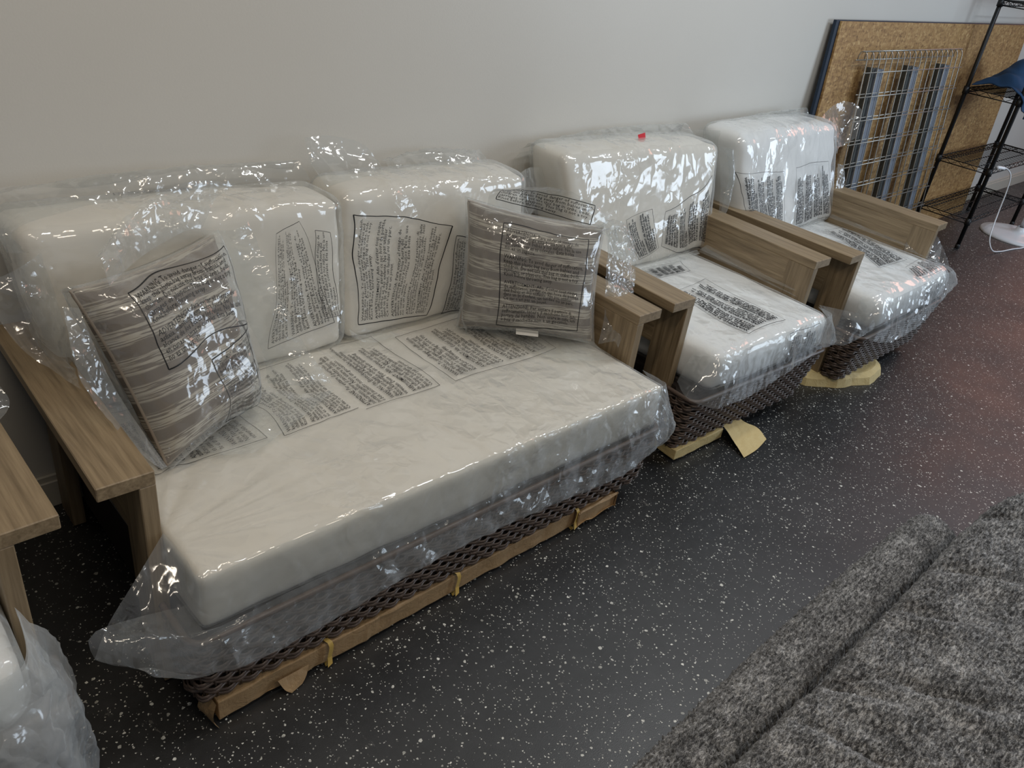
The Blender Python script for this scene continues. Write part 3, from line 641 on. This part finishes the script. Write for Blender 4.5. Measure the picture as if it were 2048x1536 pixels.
stamp(bag, bv, [(3.66, -1.09, .31), (3.66, -1.06, .42), (3.86, -1.06, .42), (3.86, -1.09, .33)], Ry, 'EI+', seed=28, warp=.01, mat=PRINT2)
C = corners((3.20, -.375, .455), (3.985, -.375, .455), (3.125, -.265, .905), (3.955, -.265, .895), -.17, -.06)
t, V, F = cushion('back_cushion', 'white back cushion, bag with two print columns, on the furthest right armchair', C, G_B, mat=WHITE2, cw=dict(r=.032, puff=.014, wr=.004), bag=dict(off=.007, r=.04, puff=.016, amp=.009, s=.26), seed=24)
f1 = loft([[(3.90, -.20, .89), (3.96, -.25, .86), (3.985, -.30, .76)], [(3.99, -.17, .92), (4.05, -.21, .87), (4.05, -.27, .78)], [(4.08, -.16, .955), (4.15, -.20, .89), (4.12, -.26, .78)], [(4.16, -.17, .975), (4.22, -.20, .965), (4.235, -.245, .93), (4.18, -.28, .82)]], 50, 44, .009, .07, 71)
f2 = loft([[(3.985, -.32, .72), (4.0, -.34, .62), (3.99, -.37, .48)], [(4.06, -.32, .70), (4.07, -.345, .63), (4.02, -.38, .50)], [(4.05, -.29, .685), (4.09, -.30, .62), (4.05, -.36, .49)]], 44, 22, .014, .05, 72)
f3 = loft([[(3.30, -.14, .90), (3.6, -.13, .90), (3.9, -.14, .90)], [(3.30, -.08, .91), (3.6, -.07, .925), (3.95, -.09, .935)], [(3.30, -.04, .885), (3.6, -.035, .90), (3.95, -.05, .89)]], 80, 18, .010, .06, 73)
f4 = loft([[(3.12, -.16, .90), (3.14, -.18, .80)], [(3.07, -.10, .895), (3.07, -.10, .82)], [(3.06, -.06, .88), (3.07, -.06, .82)]], 20, 16, .012, .05, 74)
bag, bv = finish_bag(t, [(V, F), f1, f2, f3, f4], FILM_C)
stamp(bag, bv, [(3.20, -.34, .53), (3.13, -.34, .76), (3.445, -.335, .75), (3.50, -.353, .49)], Ry, 'ESFI+', seed=29, warp=.006, mat=PRINT2)
stamp(bag, bv, [(3.60, -.354, .48), (3.545, -.334, .755), (3.86, -.334, .755), (3.945, -.359, .47)], Ry, 'FESD+', seed=30, warp=.009, mat=PRINT2)
# --- left chair cushions (mostly outside the frame)
C = C8(-.57, .13, -.945, -.2, .297, .437)
t, V, F = cushion('chair_seat_cushion', 'white seat cushion in milky film hanging to the floor, cut by the left frame edge', C, G_S, mat=WHITE2, cw=dict(r=.04, puff=.012), bag=dict(off=.006, r=.045, puff=.013, amp=.006, s=.12), seed=27)
top = [(-.55, -.96, .44), (-.3, -.965, .445), (-.05, -.965, .445), (.10, -.96, .44), (.145, -.93, .44), (.16, -.82, .45)]
mid = [(-.55, -1.0, .28), (-.3, -1.01, .27), (-.05, -1.01, .27), (.13, -1.0, .27), (.20, -.93, .28), (.205, -.825, .33)]
hem = [(-.55, -1.0, .10), (-.3, -1.02, .06), (-.05, -1.03, .03), (.13, -1.0, .015), (.225, -.90, .03), (.215, -.845, .22)]
sk = loft([top, mid, hem], 110, 60, .022, .08, 81, .012, .16)
hem2 = [(p[0]-.03, p[1]-.02, p[2]+.04) for p in hem]
sk2 = loft([[(p[0], p[1]-.008, p[2]) for p in top], [(p[0]-.02, p[1]-.025, p[2]) for p in mid], hem2], 110, 60, .020, .07, 83, .010, .12)
bag, bv = finish_bag(t, [(V, F), sk, sk2], FILM_M)
C = corners((-.50, -.30, .455), (.13, -.30, .455), (-.52, -.24, .88), (.15, -.24, .87), -.11, -.06)
t, V, F = cushion('back_cushion', 'white back cushion of left armchair, bag tip resting on arm at left edge', C, G_B, mat=WHITE2, cw=dict(r=.05, puff=.02), bag=dict(off=.007, r=.055, puff=.022, amp=.012), seed=33)
f1 = loft([[(.12, -.30, .78), (.12, -.32, .68), (.12, -.33, .60)], [(.20, -.34, .74), (.21, -.37, .67), (.18, -.42, .615)], [(.27, -.37, .68), (.292, -.42, .622), (.25, -.47, .61)]], 30, 26, .012, .06, 91)
bag, bv = finish_bag(t, [(V, F), f1])
# ------------------------------------------------------------------ striped throw pillows
def pillow(label, bl, br, tl, tr, thick, seed, seam_ear=.012):
    bl, br, tl, tr = map(lambda p: np.array(p, float), (bl, br, tl, tr)); n = 46
    c = (bl+br+tl+tr)/4; nr = np.cross(br-bl, tl-bl); nr /= np.linalg.norm(nr)
    t = thing('throw_pillow', label, 'pillow', (float(c[0]), float(c[1]), .452), 'striped throw pillows in clear bags')
    def side(sgn, off, th, crum=0, sd=0, grow=0.):
        V = []; U = []
        for i in range(n+1):
            for j in range(n+1):
                u, v = i/n, j/n; a, b = 2*u-1, 2*v-1
                # sides pulled in between the corners
                ia = a*(1+grow-.07*(1-b*b)); ib = b*(1+grow-.07*(1-a*a))
                p = c + (br-bl+tr-tl)/4*ia + (tl-bl+tr-br)/4*ib + ((tr-tl)-(br-bl))/4*ia*ib
                h = th*((1-a**4)*(1-b**4))**.55
                V.append(p+nr*sgn*(h+off)); U.append((u, v))
        return np.array(V), U
    def quads(flip): return [((i*(n+1)+j), ((i+1)*(n+1)+j), ((i+1)*(n+1)+j+1), (i*(n+1)+j+1))[::-1 if flip else 1] for i in range(n) for j in range(n)]
    mb = MB(); Us = []
    for s in (1, -1):
        V, U = side(s, 0, thick); nn = V-c; w1 = vnoise(V, .14, seed)*.004+crumple(V, .16, seed+1)*.004
        edge = np.array([min(1, 4*min(u, 1-u, v, 1-v)) for u, v in U])
        V = V+nr*s*(w1*edge)[:, None]; mb.add(V, quads(s < 0)); Us += U
    o = mb.obj('pillow_cover', STRIPE, t)
    uvl = o.data.uv_layers.new(name='UVMap')
    li = np.zeros(len(o.data.loops), int); o.data.loops.foreach_get('vertex_index', li)
    uvl.data.foreach_set('uv', np.array(Us)[li].ravel())
    # welt
    V, _ = side(1, 0, 0); n1 = n+1; ring = [j for j in range(n+1)]+[i*n1+n for i in range(1, n+1)]+[n*n1+j for j in range(n-1, -1, -1)]+[i*n1 for i in range(n-1, 0, -1)]
    tv, tf = tube(V[ring], .004, 6, closed=True); obj('welt', tv, tf, m_plain('welt_cloth', lin(150, 138, 124), .8), t)
    parts = []
    for s in (1, -1):
        V, U = side(s, .010, thick*1.02, grow=.05); edge = np.array([min(1, 5*min(u, 1-u, v, 1-v)) for u, v in U])
        P = []
        # denser film: subdivide bilinearly
        m = 110; idx = np.linspace(0, n, m+1); g = V.reshape(n+1, n+1, 3)
        i0 = np.minimum(idx.astype(int), n-1); fr = idx-i0
        G = g[i0]*(1-fr)[:, None, None]+g[i0+1]*fr[:, None, None]; G = G[:, i0]*(1-fr)[None, :, None]+G[:, i0+1]*fr[None, :, None]
        Q = G.reshape(-1, 3); a = np.linspace(0, 1, m+1); e = np.minimum(1, 6*np.minimum.outer(np.minimum(a, 1-a), np.minimum(a, 1-a))).ravel()
        cr = crumple(Q, .10, seed+20+s)*.7+crumple(Q, .04, seed+22)*.35
        Q = Q + nr*s*(.004+.011*(cr+.9)*e)[:, None]
        Fq = [((i*(m+1)+j), ((i+1)*(m+1)+j), ((i+1)*(m+1)+j+1), (i*(m+1)+j+1))[::-1 if s < 0 else 1] for i in range(m) for j in range(m)]
        parts.append((Q, Fq))
    return t, parts, nr, (bl, br, tl, tr)
t, parts, nr, q = pillow('striped taupe pillow in a billowing clear bag leaning against the left sofa arm', (.535, -.585, .462), (.80, -.47, .475), (.44, -.42, .84), (.82, -.26, .84), .085, 101)
fn1 = loft([[(.50, -.47, .86), (.60, -.38, .87), (.72, -.30, .875), (.79, -.27, .87)], [(.50, -.44, .91), (.60, -.36, .945), (.74, -.28, .95), (.84, -.25, .93)], [(.50, -.41, .90), (.60, -.34, .955), (.76, -.26, .98), (.90, -.235, .955)]], 80, 30, .014, .07, 102)
fn2 = loft([[(.79, -.26, .86), (.84, -.31, .70), (.88, -.37, .56), (.88, -.40, .47)], [(.86, -.29, .86), (.89, -.35, .72), (.93, -.42, .59), (.93, -.46, .48)], [(.90, -.28, .87), (.935, -.37, .72), (.96, -.43, .60), (1.03, -.47, .462)]], 90, 34, .014, .07, 103, .006, .09)
fn3 = loft([[(.44, -.46, .82), (.46, -.52, .68), (.50, -.57, .55), (.53, -.60, .47)], [(.41, -.46, .83), (.40, -.55, .70), (.44, -.60, .60), (.50, -.64, .50)]], 60, 14, .010, .06, 104)
fn4 = loft([[(.60, -.57, .47), (.72, -.49, .47), (.86, -.39, .47)], [(.66, -.62, .462), (.78, -.55, .462), (.93, -.47, .462)], [(.72, -.64, .458), (.86, -.58, .458), (1.02, -.50, .458)]], 60, 22, .008, .05, 105)
mbp = parts+[fn1, fn2, fn3, fn4]; bag, _ = finish_bag(t, mbp); bv = bvh_of(*parts[0])
def pq(q, u0, v0, u1, v1, rot=0, d=0):
    bl, br, tl, tr = q; f = lambda u, v: (1-u)*(1-v)*bl+u*(1-v)*br+(1-u)*v*tl+u*v*tr
    c = [f(u0, v1), f(u1, v1), f(u1, v0), f(u0, v0)]; return c[rot:]+c[:rot]
stamp(bag, bv, pq(q, .18, .50, .90, .92), tuple(-nr), 'ES', seed=31, warp=.014, mat=PRINT2, thick=.0025)
stamp(bag, bv, pq(q, .44, .03, .97, .44), tuple(-nr), 'FSD', seed=32, warp=.012, mat=PRINT2, thick=.0028)
t, parts, nr, q = pillow('striped taupe pillow in a clear bag leaning against the right sofa arm', (1.555, -.375, .462), (1.865, -.665, .462), (1.605, -.30, .84), (1.925, -.575, .80), .078, 111)
fn1 = loft([[(1.63, -.36, .84), (1.75, -.46, .83), (1.86, -.55, .81), (1.93, -.60, .78)], [(1.62, -.38, .89), (1.76, -.46, .89), (1.88, -.55, .86), (1.97, -.60, .80)], [(1.58, -.48, .935), (1.76, -.50, .925), (1.91, -.55, .865), (1.985, -.60, .78)]], 90, 26, .008, .07, 112)
fn2 = loft([[(1.93, -.60, .79), (1.92, -.63, .66), (1.90, -.67, .54), (1.87, -.69, .46)], [(1.96, -.60, .80), (1.98, -.62, .68), (1.96, -.69, .57), (1.88, -.74, .49)], [(1.99, -.60, .775), (2.055, -.63, .64), (1.99, -.70, .56), (1.87, -.77, .485)]], 90, 40, .018, .05, 113)
fn3 = loft([[(1.62, -.42, .465), (1.74, -.54, .465), (1.86, -.68, .465)], [(1.62, -.50, .460), (1.72, -.64, .462), (1.84, -.74, .465)], [(1.64, -.55, .456), (1.70, -.70, .458), (1.84, -.79, .46)]], 50, 22, .007, .06, 114)
fn4 = loft([[(1.555, -.38, .60), (1.55, -.39, .50), (1.57, -.40, .465)], [(1.53, -.41, .59), (1.52, -.42, .52), (1.54, -.43, .462)]], 24, 12, .006, .05, 115)
fn5 = loft([[(1.93, -.585, .80), (1.95, -.61, .68), (1.93, -.65, .56)], [(2.00, -.59, .80), (2.03, -.60, .69), (2.01, -.655, .60)], [(2.06, -.585, .745), (2.085, -.615, .665), (2.04, -.66, .61)]], 70, 34, .020, .045, 116)
fn6 = loft([[(1.86, -.60, .825), (1.93, -.60, .78), (1.95, -.62, .70)], [(1.90, -.63, .85), (1.98, -.635, .79), (1.99, -.65, .71)], [(1.95, -.63, .835), (2.02, -.63, .77), (2.04, -.645, .69)]], 70, 30, .018, .04, 117)
bag, _ = finish_bag(t, parts+[fn1, fn2, fn3, fn4, fn5, fn6]); bv = bvh_of(*parts[0]); bvf = bvh_of(*fn1)
stamp(bag, bv, pq(q, .27, .10, .88, .90), tuple(-nr), 'SEFI', seed=33, warp=.006, mat=PRINT2, thick=.0028, ml=.04)
stamp(bag, bvf, [(1.60, -.45, .925), (1.90, -.55, .865), (1.88, -.56, .815), (1.62, -.42, .865)], (.5, .8, 0), 'E', seed=34, warp=.004, mat=PRINT2, thick=.0028)
# sewn-in label
e1 = (q[1]-q[0])/np.linalg.norm(q[1]-q[0]); p = q[0]+(q[1]-q[0])*.42+nr*.035+np.array([0, 0, .02])
V2, F2 = loft([[p, p+e1*.07], [p+nr*.03-np.array([0, 0, .012]), p+e1*.07+nr*.03-np.array([0, 0, .012])]], 8, 5, .001); obj('care_label', V2, F2, TAGW, t, smooth=False, label='small white sewn-in label')
# ------------------------------------------------------------------ strand board and wire deck against the wall
y0b, zt = -.035, 1.322
brd = thing('strand_board', 'large golden strand board sheet standing against the wall behind the wire deck', 'board', (5.5, -.06, 0))
def lean(V, yb, yt, zt):
    V = np.array(V, float); V[:, 1] += yb+(yt-yb)*V[:, 2]/zt; return V
V, F = rbx(4.13, 6.88, -.012, 0, .001, zt, .001); obj('strand_face', lean(V, -.10, -.035, zt), F, OSB, brd, smooth=False)
V, F = rbx(4.095, 6.885, .0, .016, .001, zt+.004, .001); obj('painted_back', lean(V, -.10, -.035, zt), F, NAVY, brd, smooth=False, label='dark navy painted back edge')
dk = thing('wire_rack_deck', 'galvanised wire rack deck with three steel channels leaning on the strand board', 'wire rack', (4.95, -.2, 0))
X0, X1, ZT = 4.31, 5.57, 1.195
def dk_y(z): return -.275+(.275-.135)*z/ZT
nw = 18
for i in range(nw):
    x = X0+.01+(X1-X0-.02)*i/(nw-1)
    P = [(x, dk_y(0)-.004, .004), (x, dk_y(ZT*.5)-.004, ZT*.5), (x, dk_y(ZT-.03)-.004, ZT-.03), (x, dk_y(ZT)-.001, ZT-.012), (x, dk_y(ZT)+.006, ZT-.003), (x, dk_y(ZT)+.018, ZT), (x, dk_y(ZT)+.034, ZT-.003), (x, dk_y(ZT)+.040, ZT-.02), (x, dk_y(ZT)+.040, ZT-.045)]
    V, F = tube(P, .0029, 6); obj('upright_wire', V, F, GREYM, dk)
zr = [ZT-.095-.118*k for k in range(10)]
for z in zr:
    if z < .01: continue
    for dz in ((0, .012) if z < ZT-.1 else (0,)):
        yy = dk_y(z+dz)-.010 if dz == 0 else dk_y(z+dz)+.003
        V, F = tube([(X0-.012, yy, z+dz), ((X0+X1)/2, yy, z+dz), (X1+.012, yy, z+dz)], .0029, 6); obj('cross_wire', V, F, GREYM, dk)
for yy, z in ((.018, ZT+.002), (.041, ZT-.045), (.008, ZT+.003)):
    V, F = tube([(X0-.005, dk_y(ZT)+yy, z), (X1+.005, dk_y(ZT)+yy, z)], .003, 6); obj('cross_wire', V, F, GREYM, dk)
for xc in (4.50, 4.945, 5.385):
    z1 = ZT-.085
    mb = MB()
    for (a, b, c, d) in ((xc-.012, xc+.055, .006, .009), (xc-.012, xc-.009, .009, .050), (xc+.052, xc+.055, .009, .050)):
        V, F = bx(a, b, c, d, .003, z1); V[:, 1] += np.array([dk_y(z) for z in V[:, 2]]); mb.add(V, F)
    V, F = bx(xc-.045, xc-.0125, .018, .052, .003, z1+.004); V[:, 1] += np.array([dk_y(z) for z in V[:, 2]])
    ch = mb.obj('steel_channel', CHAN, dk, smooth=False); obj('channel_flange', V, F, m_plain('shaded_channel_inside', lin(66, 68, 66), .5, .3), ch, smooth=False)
# ------------------------------------------------------------------ black wire shelving unit
RX0, RX1, RY0, RY1 = 5.87, 6.93, -.137, -.465
rk = thing('wire_shelving', 'black wire shelving unit at the right edge of the photo', 'shelving', (6.4, -.29, 0))
for x in (RX0, RX1):
    for y in (RY0, RY1):
        V, F = tube([(x, y, .03), (x, y, 1.85)], .0135, 12); po = obj('post', V, F, BLACKM, rk)
        V, F = tube([(x, y, 0), (x, y, .004), (x, y, .012), (x, y, .03)], .016, 10); obj('foot', V, F, BLACKM, po)
SH = (.20, .53, .965, 1.475)
for z in SH:
    mb = MB()
    for zz in (z, z-.028):
        for a, b in (((RX0, RY0), (RX1, RY0)), ((RX1, RY0), (RX1, RY1)), ((RX1, RY1), (RX0, RY1)), ((RX0, RY1), (RX0, RY0))):
            mb.add(*tube([(*a, zz), (*b, zz)], .0036, 6))
    for a, b in (((RX0, RY0), (RX1, RY0)), ((RX0, RY1), (RX1, RY1))):
        k = 26
        mb.add(*tube([(a[0]+(b[0]-a[0])*i/k, a[1], z-.002 if i % 2 else z-.027) for i in range(k+1)], .002, 5))
    for a, b in (((RX0, RY0), (RX0, RY1)), ((RX1, RY0), (RX1, RY1))):
        k = 8
        mb.add(*tube([(a[0], a[1]+(b[1]-a[1])*i/k, z-.002 if i % 2 else z-.027) for i in range(k+1)], .002, 5))
    sh = mb.obj('shelf_frame', BLACKM, rk)
    for i in range(1, 26):
        x = RX0+(RX1-RX0)*i/26; V, F = tube([(x, RY0, z+.002), (x, RY1, z+.002)], .0019, 5); obj('shelf_wire', V, F, BLACKM, sh)
    for y in (-.20, -.29, -.38):
        V, F = tube([(RX0, y, z-.003), (RX1, y, z-.003)], .003, 5); obj('shelf_wire', V, F, BLACKM, sh)
    for x in (RX0, RX1):
        for y in (RY0, RY1):
            V, F = tube([(x, y, z-.036), (x, y, z-.02), (x, y, z+.008)], .019, 10); obj('collar', V, F, BLACKM, sh)
# blue cloth heaped on the third shelf, hanging over its front
n = 70
U, Vv = np.meshgrid(np.linspace(0, 1, n), np.linspace(0, 1, n), indexing='ij'); u = U.ravel(); v = Vv.ravel()
x = 5.86+.52*u; y = -.16-.38*v
hump = .21*np.exp(-((u-.62)/.36)**2-((v-.45)/.42)**2)+.07*np.exp(-((u-.12)/.16)**2-((v-.4)/.4)**2)
z = .972+hump
P = np.stack([x, y, z], 1)
over = np.clip((v-.80)/.20, 0, 1); P[:, 1] = -.16-.38*np.minimum(v, .86)-.01*over
P[:, 2] -= over*(.07+.10*np.sin(u*math.pi))
P[:, 2] += .010*vnoise(P, .11, 5)+.012*crumple(P, .13, 6); P[:, 1] += .010*vnoise(P, .09, 8)*over; P[:, 2] = np.where(over < .02, np.maximum(P[:, 2], .974), P[:, 2])
P[:, 0] += .03*np.sin(v*7+u*3)
F = [(i*n+j, i*n+j+1, (i+1)*n+j+1, (i+1)*n+j) for i in range(n-1) for j in range(n-1)]
cl = obj('blue_cloth', P, F, DENIM); md = cl.modifiers.new('thickness', 'SOLIDIFY'); md.thickness = .006; md.offset = -1
tag(cl, 'crumpled dark blue cloth heaped on the black wire shelf', 'cloth')
# white power cord with plug end
ps = [(5.93, -.52, .553), (5.98, -.53, .545), (6.03, -.55, .50), (6.05, -.56, .40), (6.04, -.57, .26), (5.98, -.60, .11), (6.0, -.64, .03), (6.12, -.66, .006), (6.28, -.69, .006), (6.42, -.72, .006), (6.50, -.735, .034), (6.58, -.735, .042)]
cd = thing('power_cord', 'white power cord hanging from the wire shelf to the round white base', 'cord', (6.1, -.62, 0))
V, F = tube(resample(ps, 120), .0042, 8); obj('cable', V, F, PLAST, cd)
V, F = tube([(5.875, -.495, .557), (5.885, -.498, .557), (5.905, -.507, .556), (5.925, -.517, .554), (5.935, -.522, .553)], .011, 8); obj('plug', V, F, PLAST, cd)
fan = thing('pedestal_base', 'round white pedestal fan base on the floor by the shelving', 'fan', (6.66, -.60, 0))
k = 64; prof = [(.255, 0), (.258, .006), (.25, .016), (.20, .024), (.10, .030), (.055, .036), (.036, .05), (.03, .075)]
V = []; F = []
for r, z in prof:
    for i in range(k): V.append((6.66+r*math.cos(2*math.pi*i/k), -.60+r*math.sin(2*math.pi*i/k), z))
for j in range(len(prof)-1): F += [(j*k+i, j*k+(i+1) % k, (j+1)*k+(i+1) % k, (j+1)*k+i) for i in range(k)]
obj('round_base', V, F, PLAST, fan); V, F = tube([(6.66, -.60, .06), (6.66, -.60, .9)], .016, 14); obj('pole', V, F, PLAST, fan)
# ------------------------------------------------------------------ grey chenille throw in the foreground
thr = thing('chenille_throw', 'thick heathered grey chenille throw folded in soft wrinkles, bottom right foreground', 'blanket', (2.0, -1.9, 0))
def slab(name, xa, xb, ya, yb, hf, nx, ny, amp, seed):
    """soft folded layer: rounded front lip (far side), body height hf(x, y), closed down to the floor"""
    n = nx*ny; X = np.linspace(xa, xb, nx); Vt = np.linspace(0, 1, ny); V = []
    for x in X:
        for v in Vt: V.append((x, ya+(yb-ya)*v**1.6, 0))
    V = np.array(V); hh = hf(V[:, 0], V[:, 1]); base = np.maximum(hh, .0)
    V[:, 2] = base
    F = [(i*ny+j, i*ny+j+1, (i+1)*ny+j+1, (i+1)*ny+j) for i in range(nx-1) for j in range(ny-1)]
    F = [f for f in F if max(base[i] for i in f) > .0012]
    nn = normals(V, F); nn[nn[:, 2] < 0] *= -1
    f = np.clip(base/.03, 0, 1)
    V = V+nn*(f*(amp*.5*vnoise(V, .012, seed, 9)+amp*.5*vnoise(V, .006, seed+1, 9)))[:, None]
    V[:, 2] = np.maximum(V[:, 2], .0005)
    return obj(name, V, F, CHEN, thr)
def rnd(d, r): d = np.clip(d/r, 0, 1); return np.sqrt(np.maximum(0, 1-(1-d)**2))
def h_low(x, y):
    fy = -1.585-.012*np.sin(x*2.4); d = fy-y; dx = 2.64-x
    return .088*rnd(d, .07)*rnd(dx, .09)*(.10+.90*rnd(y+1.735, .075))*(1+.05*np.sin(x*9))
def h_up(x, y):
    fy = -1.742+.010*np.sin(x*2.1+1)-.5*np.clip(x-2.45, 0, 1)**2; d = fy-y; dx = 3.15-x
    h = (.165+.05*np.clip((x-1.5)/1.2, 0, 1))*rnd(d, .038)*rnd(dx, .35)
    w = 0
    for (cx, cy, ang, wd, dp) in ((1.60, -1.83, 2.45, .030, .030), (1.95, -1.80, 2.5, .026, .026), (2.25, -1.86, 2.6, .03, .032), (1.45, -1.92, 2.2, .022, .022), (2.6, -1.84, 2.75, .03, .03), (1.75, -1.97, 2.35, .026, .028), (2.9, -1.9, 2.6, .03, .03)):
        s = (x-cx)*math.cos(ang)+(y-cy)*math.sin(ang); q = -(x-cx)*math.sin(ang)+(y-cy)*math.cos(ang)+.03*np.sin(s*14)
        w = w - dp*np.exp(-(q/wd)**2)*np.exp(-(s/.17)**2) + dp*.7*np.exp(-((q-wd*2)/(wd*1.4))**2)*np.exp(-(s/.2)**2)
    P = np.stack([x, y, 0*x], 1)
    return np.where(h > .02, h+w*np.clip(h/.1, 0, 1)+.008*vnoise(P, .30, 77), h)
slab('lower_fold', .85, 2.64, -1.56, -1.95, h_low, 560, 90, .006, 201)
slab('upper_fold', .85, 3.30, -1.66, -2.5, h_up, 620, 200, .006, 203)
for nm in ('lower_fold', 'upper_fold'): pass
